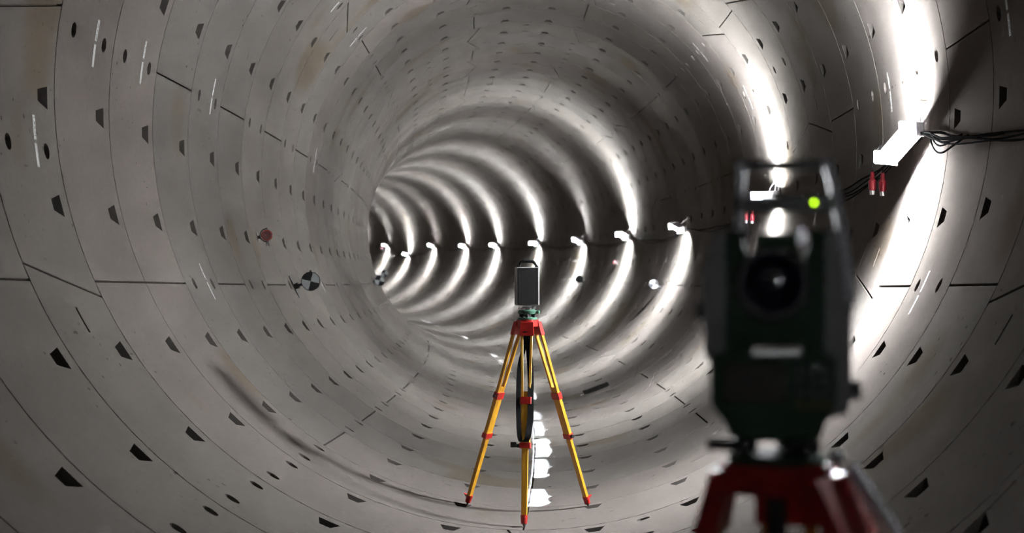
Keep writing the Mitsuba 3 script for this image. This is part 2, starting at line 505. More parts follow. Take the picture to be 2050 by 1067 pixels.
def make_lamp(i, ring, ang, d, roll, hood=0.0, power=1.0):
    fwd, tan, inw = basis(ring, ang)
    base = tun(ring, ang, R) + inw * 0.105
    L = fwd * d[0] + inw * d[1] + tan * d[2]
    length = 0.58 if i == 2 else 0.42
    L /= np.linalg.norm(L)
    N = inw - L * np.dot(inw, L)
    N /= np.linalg.norm(N)
    side = np.cross(N, L)
    a = math.radians(roll) * (-1 if np.dot(side, tan) > 0 else 1)
    N, side = N * math.cos(a) + side * math.sin(a), -N * math.sin(a) + side * math.cos(a)
    t = thing('tunnel_lamp', LAMP_LABELS.get(i, 'added unseen tunnel lamp on the right wall beside or behind the camera'), 'lamp', 'lamps along the right wall')
    # tray: a shallow channel behind the diffuser
    half, back = 0.056, 0.052
    prof = Polygon([(-half, 0.006), (-half, -0.02), (-half * 0.6, -back), (half * 0.6, -back), (half, -0.02), (half, 0.006), (half - 0.004, 0.006), (half - 0.004, -0.001), (-half + 0.004, -0.001), (-half + 0.004, 0.006)])
    tray = trimesh.creation.extrude_polygon(prof, length, engine='earcut')
    part('tray', put(tray, base, side, N, np.cross(side, N)) if np.dot(np.cross(side, N), L) > 0 else put(tray, base, -side, N, np.cross(-side, N)), 'lamp_tray', t)
    sx = side if np.dot(np.cross(side, N), L) > 0 else -side
    for z0 in (-0.012, length):
        part('end_cap', put(box(-half - 0.002, half + 0.002, -back - 0.002, 0.006, z0, z0 + 0.012, 0.004), base, sx, N, L), 'lamp_tray', t)
    arc = [(-0.021, 0.002), (-0.018, 0.108)] + [(0.018 * math.cos(u), 0.108 + 0.014 * math.sin(u)) for u in np.linspace(math.pi, 0, 9)[1:-1]] + [(0.018, 0.108), (0.021, 0.002)]
    glow = trimesh.creation.extrude_polygon(Polygon(arc), length - 0.006, engine='earcut')
    glow.apply_translation([0, 0, 0.003])
    fn = glow.face_normals                                   # keep the faces that shine: the ends and the back sit inside caps and tray
    glow.update_faces((np.abs(fn[:, 2]) < 0.5) & (fn[:, 1] > -0.5))
    part('diffuser', put(glow, base, sx, N, L), 'diffuser', t, emitter={'type': 'area', 'sampling_weight': {0: 0.4, 1: 0.3, 2: 3.0, 3: 2.5, 4: 1.6, 5: 1.3}.get(i, 1.0), 'radiance': rgb(*[LAMP * power * c for c in LAMP_COLOUR])})
    for z0 in (-0.006, length - 0.002):
        cap = trimesh.creation.extrude_polygon(Polygon([(-0.056, 0.007), (-0.056, 0.128), (-0.044, 0.140), (0.044, 0.140), (0.056, 0.128), (0.056, 0.007)]), 0.008, engine='earcut')
        cap.apply_translation([0, 0, z0])
        part('lens_end', put(cap, base, sx, N, L), 'diffuser', t, emitter={'type': 'area', 'radiance': rgb(0.012, 0.0125, 0.013), 'sampling_weight': 0.02}, label='frosted end of the lens')
    if hood:  # plate added to cut the light that goes up the wall
        up = 1 if np.dot(sx, tan) > 0 else -1
        lo, hi = sorted((up * 0.050, up * 0.055))
        part('hood', put(box(lo, hi, -0.02, 0.138 * hood, -0.005, length + 0.005), base, sx, N, L), 'lamp_tray', t, label='opaque hood added on the upper side to cut the upward light')
    # hanger: two wires from the ends of the tray to a hook in the wall above
    hook = tun(ring + 0.10, ang + 4.4, R - 0.03)
    e0, e1 = base + L * 0.06 - N * back * 0.8, base + L * (length - 0.06) - N * back * 0.8
    part('hanger_wire', [tube([e0, (e0 + hook) / 2 + inw * 0.005, hook], 0.004, 6), tube([e1, (e1 + hook) / 2 + inw * 0.01, hook], 0.004, 6)], 'pale_metal', t)
    part('wall_hook', [cyl(tun(ring + 0.10, ang + 4.4, R + 0.02), hook + inw * 0.015, 0.008, n=10), cyl(hook + inw * 0.012, hook + inw * 0.022, 0.02, n=12)], 'dark_steel', t)
    return e0, e1


ends = [make_lamp(i, *l) for i, l in enumerate(LAMPS)]

# the supply cables: a bundle of lines draped from lamp to lamp
def droop(ring):
    """Angle of the bundle that comes in from the right to the nearest lamp."""
    return np.interp(ring, [-4.2, -2, -0.5, 0.18, 0.67, 1.21, 1.82, 2.4], [-5, -8.6, -8.2, -7.6, -6.7, -5.5, -4.1, -2.0])


CABLE_LABEL = 'black cable on the right wall '
WHERE = ['out of the picture on the right', 'from the right picture edge to the nearest lamp', 'left of the nearest lamp', 'left of the lamp with the wire triangle', 'left of the boxy lamp', 'left of the lamp over the red prism',
         'right of the scanner handle', 'left of the scanner handle', 'left of the first lamp past the scanner', 'left of the second lamp past the scanner',
         'rising right of the low hanging far lamp', 'rising left of the low hanging far lamp', 'at the bend of the tunnel']
for i in range(len(LAMPS) - 1):
    r0, r1 = LAMPS[i][0], LAMPS[i + 1][0]
    t0, t1 = LAMPS[i][1] + 0.4, LAMPS[i + 1][1] + 0.4
    k = thing('supply_cable', CABLE_LABEL + WHERE[i], 'cable', 'supply cables along the right wall')
    strands = 4 if i in (1, 2) else 2
    for j in range(strands):
        sag = 2.5 + 1.0 * j + (1.8 if i == 2 else 0)
        u = np.linspace(0, 1, 26)
        wob = np.sin(u * 17 + j * 2.1 + i) * 0.12 + np.sin(u * 41 + j) * 0.05
        pts = tun(r0 + (r1 - r0) * u, t0 + (t1 - t0) * u - sag * 4 * u * (1 - u) + wob * 1.5, R - 0.02 - 0.012 * j)
        if i == 1:
            rg = np.concatenate([np.linspace(r0, -1, 8), np.linspace(-0.6, 1.9, 9), [2.1, 2.4]])
            pts = tun(rg, droop(rg) - 0.35 * j + 0.25 * np.sin(rg * 3 + 2 * j), R - 0.03 - 0.012 * j)
        pts[0], pts[-1] = ends[i][0], ends[i + 1][0]
        part('strand', tube(smooth_path(pts, 3), 0.007 if j % 2 == 0 else 0.006, 8), 'cable_black', k, smooth=True)

# slack loops right of the nearest lamp
k = thing('cable_coil', 'loose coil of black cables hanging on the wall right of the nearest lamp', 'cable')
p0 = ends[2][0]
for j, (sag, reach) in enumerate(((1.7, 0.85), (2.6, 1.05), (1.0, 1.5), (0.5, 1.9))):
    u = np.linspace(0, 1, 14)
    pts = tun(2.4 - reach * u, droop(2.4 - reach * u) - sag * np.sin(np.pi * u ** 0.8) + 0.1 * np.sin(9 * u + j), R - 0.035 - 0.03 * np.sin(np.pi * u) - 0.012 * j)
    pts[0] = p0
    part('loop', tube(smooth_path(pts, 3), 0.007, 8), 'cable_black', k, smooth=True)

# red plugs hanging from the cable ends below three of the lamps
for (ring, ang, lab) in ((3.35, -8.8, 'red plug connector hanging on wires under the nearest large lamp'), (9.9, -7.0, 'small red plug connector hanging left of the blurred instrument top'), (69.6, -8.0, 'dark red plug connector hanging by the bend under the farthest lamps')):
    fwd, tan, inw = basis(ring, ang)
    c = tun(ring, ang, R - 0.16)
    t = thing('plug_connector', lab, 'plug', 'red plug connectors under lamps')
    for q, off in enumerate((-0.035, 0.04)):
        o = c + fwd * 0.05 * q + inw * off
        part('body', lathe([(0, -0.05), (0.024, -0.05), (0.03, -0.03), (0.03, 0.03), (0.02, 0.045), (0.014, 0.10), (0, 0.10)], o, [0, 0, 1], 18), 'plug_red', t)
        part('collar', lathe([(0, -0.085), (0.02, -0.085), (0.022, -0.05), (0, -0.05)], o, [0, 0, 1], 16), 'pale_metal', t)
        part('lead', tube(smooth_path([o + [0, 0, 0.09], o + [0, 0, 0.2] + fwd * -0.03, o + [0, 0, 0.31] - fwd * 0.1 - inw * off], 5), 0.007, 8), 'cable_black', t)


# ------------------------------------------------------------------ survey marks on the walls
def target(ring, ang, c_ang, c_r, rad, turn, lab, away=False):
    """A black and white quartered disc on an arm from a plate bolted to the wall."""
    fwd, tan, inw = basis(ring, ang)
    wall = tun(ring, ang, R)
    c = tun(ring, c_ang, c_r)
    n = (c - EYE) if away else (EYE - c)
    n = np.array([n[0], n[1], 0.0])
    n /= np.linalg.norm(n)
    ex = np.cross([0, 0, 1.0], n)
    ez = np.array([0, 0, 1.0])
    ca, sa = math.cos(math.radians(turn)), math.sin(math.radians(turn))
    ux, uz = ex * ca + ez * sa, -ex * sa + ez * ca
    t = thing('survey_target', lab, 'target', 'checkered survey targets on the walls')
    # plate and arm
    plate = beam(wall - tan * rad * 1.25 + inw * 0.006, wall + tan * rad * 1.25 + inw * 0.006, 0.05, 0.012, fwd)
    part('wall_plate', plate, 'target_black', t)
    edge = c + (wall - c) / np.linalg.norm(wall - c) * rad * 0.95 - n * 0.012
    part('arm', [cyl(wall + inw * 0.01, edge, rad * 0.16, rad * 0.14, 14), cyl(wall + inw * 0.012, wall + (edge - wall) * 0.42 + inw * 0.012, rad * 0.30, rad * 0.30, 14)], 'target_black', t)
    part('rim', put(lathe([(rad * 0.93, -0.012), (rad, -0.012), (rad, 0.008), (rad * 0.93, 0.008), (rad * 0.93, -0.012)], [0, 0, 0], [0, 0, 1], 40), c, ux, uz, np.cross(ux, uz)), 'target_black', t)
    part('back_disc', put(lathe([(0, -0.011), (rad * 0.95, -0.011), (rad * 0.95, -0.002), (0, -0.002)], [0, 0, 0], [0, 0, 1], 40), c, ux, uz, np.cross(ux, uz)), 'target_black', t)
    for qd in range(4):
        aa = np.linspace(qd * math.pi / 2, (qd + 1) * math.pi / 2, 14)
        pl = Polygon([(0, 0)] + [(rad * 0.94 * math.cos(x), rad * 0.94 * math.sin(x)) for x in aa])
        m = trimesh.creation.extrude_polygon(pl, 0.004, engine='earcut')
        m.apply_translation([0, 0, -0.0019])
        part('quadrant', put(m, c, ux, uz, np.cross(ux, uz)), 'target_white' if qd % 2 == 0 else 'target_black', t, smooth=False)
    part('finial', cyl(c + ez * rad * 0.98, c + ez * rad * 1.14, rad * 0.12, n=10), 'target_black', t)


target(7.45, -155.2, -154.8, 2.803, 0.108, -14, 'black and white checkered round target on an arm from the near left wall')
target(19.1, -156.2, -155.6, 2.868, 0.103, -18, 'black and white checkered target at the left bend, lower left of the overlapping pair')
target(30.75, -157.0, -156.39, 2.693, 0.103, -18, 'black and white checkered target at the bend, upper right of the overlapping pair')
target(27.7, -25.4, -24.92, 2.868, 0.100, 30, 'black round target seen from behind on the right wall, in front of a bright strip', away=True)
target(17.25, -26.0, -25.93, 2.849, 0.090, 70, 'white and black checkered target on the right wall left of the blurred instrument')


def prism(ring, ang, out, lab, size=1.0):
    fwd, tan, inw = basis(ring, ang)
    wall = tun(ring, ang, R)
    c = wall + inw * out
    n = EYE - c
    n /= np.linalg.norm(n)
    t = thing('survey_prism', lab, 'prism', 'small red survey prisms')
    r = 0.042 * size
    part('housing', lathe([(0, -0.05), (r * 0.5, -0.05), (r, -0.02), (r * 1.05, 0.012), (r * 0.88, 0.018), (0, 0.018)], c, n, 24), 'prism_red', t)
    part('prism_glass', lathe([(0, 0.0185), (r * 0.82, 0.0185), (r * 0.6, 0.021), (0, 0.022)], c, n, 24), 'prism_glass', t)
    sd = np.cross([0, 0, 1.0], n)
    sd /= np.linalg.norm(sd)
    up = np.cross(n, sd)
    pts = [c + (sd * math.cos(a) + up * math.sin(a)) * r * 1.22 for a in np.linspace(math.pi * 0.5, math.pi * 1.5, 14)]
    pts = pts if np.dot(sd, inw) > 0 else [c + (-sd * math.cos(a) + up * math.sin(a)) * r * 1.22 for a in np.linspace(math.pi * 0.5, math.pi * 1.5, 14)]
    part('yoke', tube(pts, 0.006, 8), 'black_plastic', t)
    part('pivot', [cyl(c + up * r * 0.9, c + up * r * 1.4, 0.007, n=10), cyl(c - up * r * 0.9, c - up * r * 2.0, 0.006, n=10)], 'black_plastic', t)
    part('stem', [cyl(wall, c - inw * r * 1.15, 0.010, n=12), cyl(wall, wall + inw * 0.03, 0.018, n=12)], 'black_plastic', t)
    part('wall_plate', beam(wall - tan * 0.05 + inw * 0.004, wall + tan * 0.05 + inw * 0.004, 0.03, 0.008, fwd), 'dark_steel', t)


prism(6.35, -165.65, 0.10, 'dark red prism in a black yoke on the left wall above the checkered target', 1.35)
prism(23.75, -15.4, 0.085, 'small bright red prism on the right wall between two lit strips', 0.9)

# a dark flap on the lit strip above the right hand target
fwd, tan, inw = basis(29.6, -14.2)
w = tun(29.6, -14.2, R)
t = thing('marker_flap', 'small dark triangular flap stuck on the lit strip above the dark round target', 'marker')
part('flap', hull([w + tan * 0.0, w + tan * 0.05 + inw * 0.05, w + inw * 0.20 - tan * 0.045, w + inw * 0.20 - tan * 0.040 + fwd * 0.03, w + fwd * 0.06, w + tan * 0.05 + fwd * 0.06]), 'timber_dark', t, smooth=False)
part('fixing', cyl(w - inw * 0.01, w + inw * 0.03 + tan * 0.01, 0.012, n=10), 'dark_steel', t)

# a dark steel channel lying across the floor
fwd, tan, inw = basis(12.5, -70.2)
c = tun(12.5, -70.2, R - 0.002)
t = thing('steel_channel', 'short dark steel channel lying on the tunnel floor right of the tripod', 'channel')
prof = Polygon([(-0.06, 0), (0.06, 0), (0.06, 0.055), (0.052, 0.055), (0.052, 0.009), (-0.052, 0.009), (-0.052, 0.055), (-0.06, 0.055)])
ch = trimesh.creation.extrude_polygon(prof, 0.40, engine='earcut')
ch.apply_translation([0, 0, -0.2])
part('channel', put(ch, c - fwd * 0.0 + inw * 0.004, fwd, inw, np.cross(fwd, inw)), 'timber_dark', t)
part('end_tab', put(box(-0.05, 0.02, 0, 0.012, -0.255, -0.2), c + inw * 0.004, fwd, inw, np.cross(fwd, inw)), 'dark_steel', t)


# ------------------------------------------------------------------ water along the invert
def puddle(ring0, ring1, a_left, a_right, lab, seed):
    rr = random.Random(seed)
    n = 9
    left = [(ring0 * W + (ring1 - ring0) * W * i / n, (a_left + rr.uniform(-0.06, 0.06)) * DEG) for i in range(n + 1)]
    right = [(ring0 * W + (ring1 - ring0) * W * i / n, (a_left + (a_right - a_left) * (0.75 + 0.35 * rr.random()) * math.sin(math.pi * (0.12 + 0.76 * i / n)) ** 0.35) * DEG) for i in range(n + 1)]
    g = left + right[::-1]
    m = wall_patch(0, g, 0.0006, 0.0026)
    if m.volume < 0:
        m.invert()
    t = thing('puddle', lab, 'puddle', 'puddles along the tunnel floor')
    scene[t] = mikit.ply(m, 'water', smooth=30)


PUDDLES = [
    (3.02, 3.95, -90.2, -86.9, 'dull wet patch on the floor just right of the front tripod foot'),
    (4.62, 5.95, -90.2, -87.0, 'shiny puddle lowest of the bright ones beside the front tripod leg'),
    (6.1, 7.75, -90.2, -86.6, 'shiny puddle beside the lower clamp of the front tripod leg'),
    (8.05, 9.6, -90.2, -87.2, 'shiny puddle just above the lower clamp of the front tripod leg'),
    (9.9, 11.0, -90.0, -87.6, 'small shiny puddle right of the upper clamp of the front tripod leg'),
    (13.0, 14.3, -89.2, -86.6, 'thin puddle seen between the two bars of the front tripod leg'),
    (18.8, 19.6, -90.6, -89.2, 'small wet patch seen just left of the left tripod leg'),
    (21.6, 22.6, -91.0, -89.0, 'bright puddle left of the tripod, nearer one of two'),
    (23.6, 24.8, -90.9, -88.6, 'bright puddle left of the tripod, farther one of two'),
    (31.6, 33.2, -91.2, -89.0, 'slim puddle far down the floor, nearest of the distant ones'),
    (38.6, 40.4, -92.0, -90.0, 'sparkling puddle far down the floor, nearer one of a close pair'),
    (41.2, 43.4, -92.2, -90.2, 'sparkling puddle far down the floor, farther one of a close pair'),
    (52.5, 54.5, -91.4, -88.6, 'most distant puddle close to the bend of the left wall'),
]
for j, pd in enumerate(PUDDLES):
    puddle(pd[0], pd[1], pd[2], pd[3], pd[4], 100 + j)
k = thing('wet_seam', 'narrow wet line along the floor joint beside the front tripod leg', 'water')
m = wall_patch(0, [(3.0 * W, -90.75 * DEG), (12.9 * W, -90.75 * DEG), (12.9 * W, -90.45 * DEG), (3.0 * W, -90.4 * DEG)], 0.0005, 0.0014)
if m.volume < 0:
    m.invert()
scene[k] = mikit.ply(m, 'water', smooth=30)


# ------------------------------------------------------------------ tripods
ex = np.array([math.cos(YAW), math.sin(YAW), 0])        # right, as the camera sees it
def leg_frame(top, foot):
    d = (foot - top) / np.linalg.norm(foot - top)
    side = np.cross(d, [0, 0, 1.0])
    side /= np.linalg.norm(side)
    return d, side, np.cross(side, d)


def make_tripod(head, feet, lab, edge_highlight=False, scale=1.0):
    """head: centre of the head's top face. feet: the three points on the ground."""
    t = thing('tripod', lab, 'tripod')
    head = np.asarray(head, float)
    cz = head[2]
    dirs = []
    for f in feet:
        q = np.asarray(f, float) - head
        q[2] = 0
        dirs.append(q / np.linalg.norm(q))
    # head casting: a rounded triangular plate with three lugs
    r0 = 0.088 * scale
    pts = []
    for d in dirs:
        a = math.atan2(d[1], d[0])
        for da in (-0.42, -0.2, 0, 0.2, 0.42):
            p = np.array([math.cos(a + da), math.sin(a + da), 0]) * r0
            for dz, e in ((0, 0.97), (-0.008, 1.0), (-0.05, 1.0)):
                pts.append(head + p * e + [0, 0, dz * scale])
    part('head_plate', hull(pts), 'red_paint', t)
    part('centre_screw', [cyl(head - [0, 0, 0.05], head - [0, 0, 0.14], 0.016 * scale), cyl(head - [0, 0, 0.12], head - [0, 0, 0.155], 0.026 * scale)], 'black_plastic', t)
    for n, (d, f) in enumerate(zip(dirs, feet)):
        f = np.asarray(f, float)
        side = np.array([-d[1], d[0], 0])
        top = head + d * 0.085 * scale - [0, 0, 0.045 * scale]
        dd = (f - top) / np.linalg.norm(f - top)
        Lg = np.linalg.norm(f - top)
        lug = hull([top + side * sx * 0.047 * scale + o for sx in (-1, 1) for o in (np.array([0, 0, 0.035]) - d * 0.02, np.array([0, 0, 0.030]) + d * 0.012)]
                   + [top + side * sx * 0.052 * scale + dd * 0.075 * scale + d * o for sx in (-1, 1) for o in (-0.018, 0.018)])
        lg = part('leg', [beam(top + dd * 0.05 + side * 0.036 * scale * sx, top + dd * Lg * 0.40 + side * 0.026 * scale * sx, 0.020 * scale, 0.026 * scale, side) for sx in (-1, 1)]
                  + [beam(top + dd * Lg * 0.335, top + dd * Lg * 0.40, 0.072 * scale, 0.022 * scale, side)]
                  + [beam(top + dd * Lg * 0.37, top + dd * Lg * 0.61, 0.072 * scale, 0.034 * scale, side)], 'yellow_paint', t, smooth=25)
        if edge_highlight and np.dot(d, ex) > 0.5:
            oo = ex - dd * np.dot(ex, dd)
            oo = oo / np.linalg.norm(oo) * 0.060 * scale
            part('highlight_strip', beam(top - dd * 0.02 + oo, top + dd * Lg * 0.5 + oo * 0.9, 0.016, 0.026, oo), 'leg_highlight', lg, label='pale strip standing in for the highlight along the outer edge')
        part('hinge_lug', lug, 'red_paint', lg)
        part('lower_bar', beam(top + dd * Lg * 0.58, top + dd * Lg * 0.955, 0.050 * scale, 0.030 * scale, side, 0.043 * scale), 'yellow_paint', lg, smooth=25)
        part('clamp', beam(top + dd * Lg * 0.365, top + dd * Lg * 0.40, 0.088 * scale, 0.046 * scale, side), 'red_paint', lg)
        kn = top + dd * Lg * 0.385 + side * 0.044 * scale
        part('lower_clamp', [beam(top + dd * Lg * 0.592, top + dd * Lg * 0.618, 0.086 * scale, 0.046 * scale, side)], 'red_paint', lg)
        k2 = top + dd * Lg * 0.605
        part('clamp_knob', [cyl(k2 - side * 0.04 * scale, k2 - side * 0.062 * scale, 0.016 * scale, 0.012 * scale, 12), cyl(kn, kn + side * 0.012 * scale, 0.012 * scale, n=12)], 'black_plastic', lg)
        a, b = top + dd * Lg * 0.945, top + dd * Lg * 0.985
        spur = top + dd * Lg * 0.952
        outw = -np.cross(side, dd)
        outw = outw if np.dot(outw, d) > 0 else -outw
        part('foot', [cyl(a, b, 0.027 * scale, 0.022 * scale), hull([spur + side * 0.012, spur - side * 0.012, spur + dd * 0.03 + side * 0.012, spur + dd * 0.03 - side * 0.012, spur + outw * 0.058 + side * 0.008, spur + outw * 0.058 - side * 0.008, spur + outw * 0.058 + dd * 0.006])], 'red_paint', lg)
        part('spike', cyl(b - dd * 0.004, f + dd * 0.006, 0.014 * scale, 0.003, 14), 'dark_steel', lg)
    return t, dirs


HEAD = np.array([-0.372, 12.42, -1.708])
FEET = [tun(2.128, -90.23), tun(2.879, -99.33), tun(2.865, -81.2)]
tripod, tdirs = make_tripod(HEAD, FEET, 'yellow wooden tripod with red clamps standing on the wet tunnel floor')
ex = np.array([math.cos(YAW), math.sin(YAW), 0])        # right and away, as the camera sees the tripod
ey = np.array([-math.sin(YAW), math.cos(YAW), 0])
ez = np.array([0, 0, 1.0])


def at(o, x, y, z):
    return np.asarray(o, float) + ex * x + ey * y + ez * z


# badge on the head and the carrying strap
fd = tdirs[0]
part('badge', put(box(-0.032, 0.032, -0.004, 0.001, -0.008, 0.008, 0.002), at(HEAD, -0.002, -0.0905, -0.030), ex, ey, ez), 'badge_silver', tripod)
S1 = smooth_path([at(HEAD, -0.012, -0.10, -0.10), at(HEAD, -0.026, -0.13, -0.20), at(HEAD, -0.062, -0.19, -0.36), at(HEAD, -0.070, -0.27, -0.60), at(HEAD, -0.066, -0.345, -0.80), at(HEAD, -0.052, -0.375, -0.875), at(HEAD, -0.02, -0.375, -0.885)], 6)
S2 = smooth_path([at(HEAD, -0.004, -0.10, -0.10), at(HEAD, 0.012, -0.14, -0.24), at(HEAD, 0.022, -0.21, -0.42), at(HEAD, 0.020, -0.27, -0.58), at(HEAD, 0.018, -0.32, -0.72), at(HEAD, 0.0, -0.37, -0.84), at(HEAD, -0.02, -0.375, -0.885)], 6)


def ribbon(path, w, th):
    segs = []
    for i in range(len(path) - 1):
        d = path[i + 1] - path[i]
        segs.append(hull([path[i] + ex * sx * w / 2 + ey * sy * th / 2 for sx in (-1, 1) for sy in (-1, 1)] + [path[i + 1] + d * 0.1 + ex * sx * w / 2 + ey * sy * th / 2 for sx in (-1, 1) for sy in (-1, 1)]))
    return segs


part('strap', ribbon(S1, 0.034, 0.007) + ribbon(S2, 0.045, 0.007) + [hull([at(HEAD, x, y, z) for x, z in ((-0.034, -0.085), (0.028, -0.085), (-0.022, -0.2), (0.02, -0.2)) for y in (-0.118, -0.106)])], 'black_strap', tripod, label='black carrying strap')
part('strap_buckle', put(box(-0.022, 0.022, -0.012, 0.012, -0.02, 0.02, 0.004), at(HEAD, -0.105, -0.36, -0.905), ex, ey, ez), 'black_plastic', tripod)

# ------------------------------------------------------------------ laser scanner on its tribrach
t = thing('tribrach', 'small green levelling base between the grey scanner and the red tripod head', 'tribrach')
o = HEAD
part('base_plate', put(hull([[0.075 * math.cos(a) * k, 0.075 * math.sin(a) * k, z] for a in np.linspace(0, 2 * math.pi, 25)[:-1] for k, z in ((1, 0.0005), (1, 0.012), (0.9, 0.018))]), o, ex, ey, ez), 'tribrach_green', t)
for a in (0.4, 2.5, 4.6):
    c = o + ex * 0.052 * math.cos(a) + ey * 0.052 * math.sin(a)
    part('foot_screw', [cyl(c + ez * 0.015, c + ez * 0.05, 0.009, n=12), cyl(c + ez * 0.022, c + ez * 0.040, 0.020, n=18)], 'black_plastic', t)
part('body', put(hull([[0.072 * math.cos(a) * k, 0.072 * math.sin(a) * k, z] for a in np.linspace(0, 2 * math.pi, 25)[:-1] for k, z in ((0.95, 0.042), (1, 0.050), (1, 0.066), (0.85, 0.074))]), o, ex, ey, ez), 'tribrach_green', t)
part('lock_knob', cyl(at(o, 0.062, -0.02, 0.058), at(o, 0.088, -0.03, 0.058), 0.014, n=14), 'tribrach_green', t)
part('vial', cyl(at(o, -0.03, -0.066, 0.058), at(o, -0.03, -0.080, 0.058), 0.010, n=14), 'black_plastic', t)

t = thing('laser_scanner', 'grey box shaped laser scanner with a black carrying handle on the yellow tripod', 'scanner')
yawl = 0.10                         # the scanner is turned a little, so that its left side shows
sx, sy = ex * math.cos(yawl) + ey * math.sin(yawl), -ex * math.sin(yawl) + ey * math.cos(yawl)
so = HEAD + ez * 0.074
part('neck', [put(lathe([(0, 0), (0.045, 0), (0.045, 0.012), (0.036, 0.02), (0.036, 0.04), (0, 0.04)], [0, 0, 0], [0, 0, 1], 32), so, sx, sy, ez), cyl(so + sx * 0.04 + sy * -0.03 + ez * 0.008, so + sx * 0.055 + sy * -0.04 + ez * 0.03, 0.012, n=12)], 'pale_metal', t)
zb, zt = 0.034, 0.322
face = box(-0.079, 0.079, -0.062, -0.052, zb + 0.006, zt - 0.004, 0.004)
part('side_panel', put(face, so, sx, sy, ez), 'charcoal_panel', t, label='flat dark grey side panel')
part('case', [put(box(-0.086, 0.086, -0.052, 0.02, zb, zt, 0.006), so, sx, sy, ez)], 'light_grey_case', t)
part('mirror_housing', put(box(-0.075, 0.075, 0.02, 0.075, zb + 0.05, zt - 0.03, 0.012), so, sx, sy, ez), 'black_plastic', t)
part('rear_case', put(box(-0.086, 0.086, 0.075, 0.13, zb, zt, 0.006), so, sx, sy, ez), 'light_grey_case', t)
part('base_block', put(box(-0.080, 0.080, 0.0, 0.12, zb + 0.001, zb + 0.055, 0.006), so, sx, sy, ez), 'charcoal_panel', t)
for qx in (-0.07, 0.07):
    for qz in (zb + 0.018, zt - 0.016):
        part('panel_screw', put(cyl([qx, -0.0635, qz], [qx, -0.060, qz], 0.004, n=10), so, sx, sy, ez), 'instrument_black', t)
hp = smooth_path([(-0.062, -0.02, zt - 0.004), (-0.058, -0.02, zt + 0.026), (-0.036, -0.02, zt + 0.043), (0.0, -0.02, zt + 0.044), (0.036, -0.02, zt + 0.043), (0.056, -0.02, zt + 0.026), (0.068, -0.02, zt - 0.004)], 5)
part('handle', [put(tube(hp, 0.0105, 10), so, sx, sy, ez)] + [put(box(c - 0.012, c + 0.012, -0.032, -0.008, zt - 0.003, zt + 0.014, 0.003), so, sx, sy, ez) for c in (-0.068, 0.066)], 'black_strap', t, label='black carrying handle')

# ------------------------------------------------------------------ total station close to the camera
U = 0.0007866                        # metres per drawing unit of the instrument's front view

BASE = np.array([0.8978, 2.6284, -1.6148])   # centre of the tripod head's top face
_d = (BASE - EYE) * [1, 1, 0]
qy = _d / np.linalg.norm(_d)
qx = np.array([qy[1], -qy[0], 0])


def L(mesh):
    return put(mesh, BASE, qx, qy, ez)


def px(x, y):
    return (x - 1555) * U, (925 - y) * U


def slab(x0, x1, y0, y1, d0, d1, bevel=0.006):
    """A box given by its outline as measured on the instrument's front (in units of U) and its depth in metres."""
    (a, z1), (b, z0) = px(x0, y0), px(x1, y1)
    return box(a, b, d0, d1, z0, z1, bevel)


def outline(pts, d0, d1):
    pl = Polygon([px(*p) for p in pts])
    m = trimesh.creation.extrude_polygon(pl, d1 - d0, engine='earcut')
    m.apply_transform(np.array([[1, 0, 0, 0], [0, 0, -1, d1], [0, 1, 0, 0], [0, 0, 0, 1]], float))
    return m


def gz(y):
    return (925 - y) * U


# the tripod's feet stand on the curved floor around the instrument
def floor_at(x, y):
    s = y
    for _ in range(4):
        p, right, fwd = frame(s)
        s = s + np.dot(np.array([x, y, 0]) - p * [1, 1, 0], fwd)
    p, right, fwd = frame(s)
    lat = np.dot(np.array([x, y, 0]) - p * [1, 1, 0], right)
    return np.array([x, y, p[2] - math.sqrt(R * R - lat * lat)])


ts_feet = []
for dx, dy in ((-0.46, 0.10), (0.10, 0.58), (0.70, -0.42)):
    q = BASE + qx * dx + qy * dy
    ts_feet.append(floor_at(q[0], q[1]))
ts_tripod, _ = make_tripod(BASE, ts_feet, 'blurred red topped tripod carrying the dark green instrument close to the camera', edge_highlight=True)

t = thing('tribrach', 'blurred dark green levelling base between the instrument and the red tripod head in front', 'tribrach')
part('base_plate', L(hull([[0.076 * math.cos(a) * k, 0.076 * math.sin(a) * k, z] for a in np.linspace(0, 2 * math.pi, 25)[:-1] for k, z in ((1, 0.0005), (1, 0.012), (0.92, 0.016))])), 'instrument_green', t)
for a in (-2.75, -0.55, 1.15):
    c = np.array([0.054 * math.cos(a), 0.054 * math.sin(a), 0])
    part('foot_screw', L(trimesh.util.concatenate([cyl(c + [0, 0, 0.014], c + [0, 0, 0.046], 0.008, n=12), cyl(c + [0, 0, 0.018], c + [0, 0, 0.037], 0.021, n=18)])), 'instrument_black', t)
part('top_plate', L(hull([[0.070 * math.cos(a) * k, 0.070 * math.sin(a) * k, z] for a in np.linspace(0, 2 * math.pi, 25)[:-1] for k, z in ((0.95, 0.038), (1, 0.043), (1, 0.052))])), 'instrument_green', t)
part('lock_pin', L(cyl([-0.05, -0.05, 0.030], [-0.106, -0.062, 0.033], 0.009, n=12)), 'instrument_black', t)
part('knob', L(lathe([(0, -0.012), (0.009, -0.011), (0.013, -0.004), (0.013, 0.004), (0.009, 0.011), (0, 0.012)], [0.091, -0.03, gz(910)], [1, 0, 0], 20)), 'pale_metal', t, label='shiny round knob')

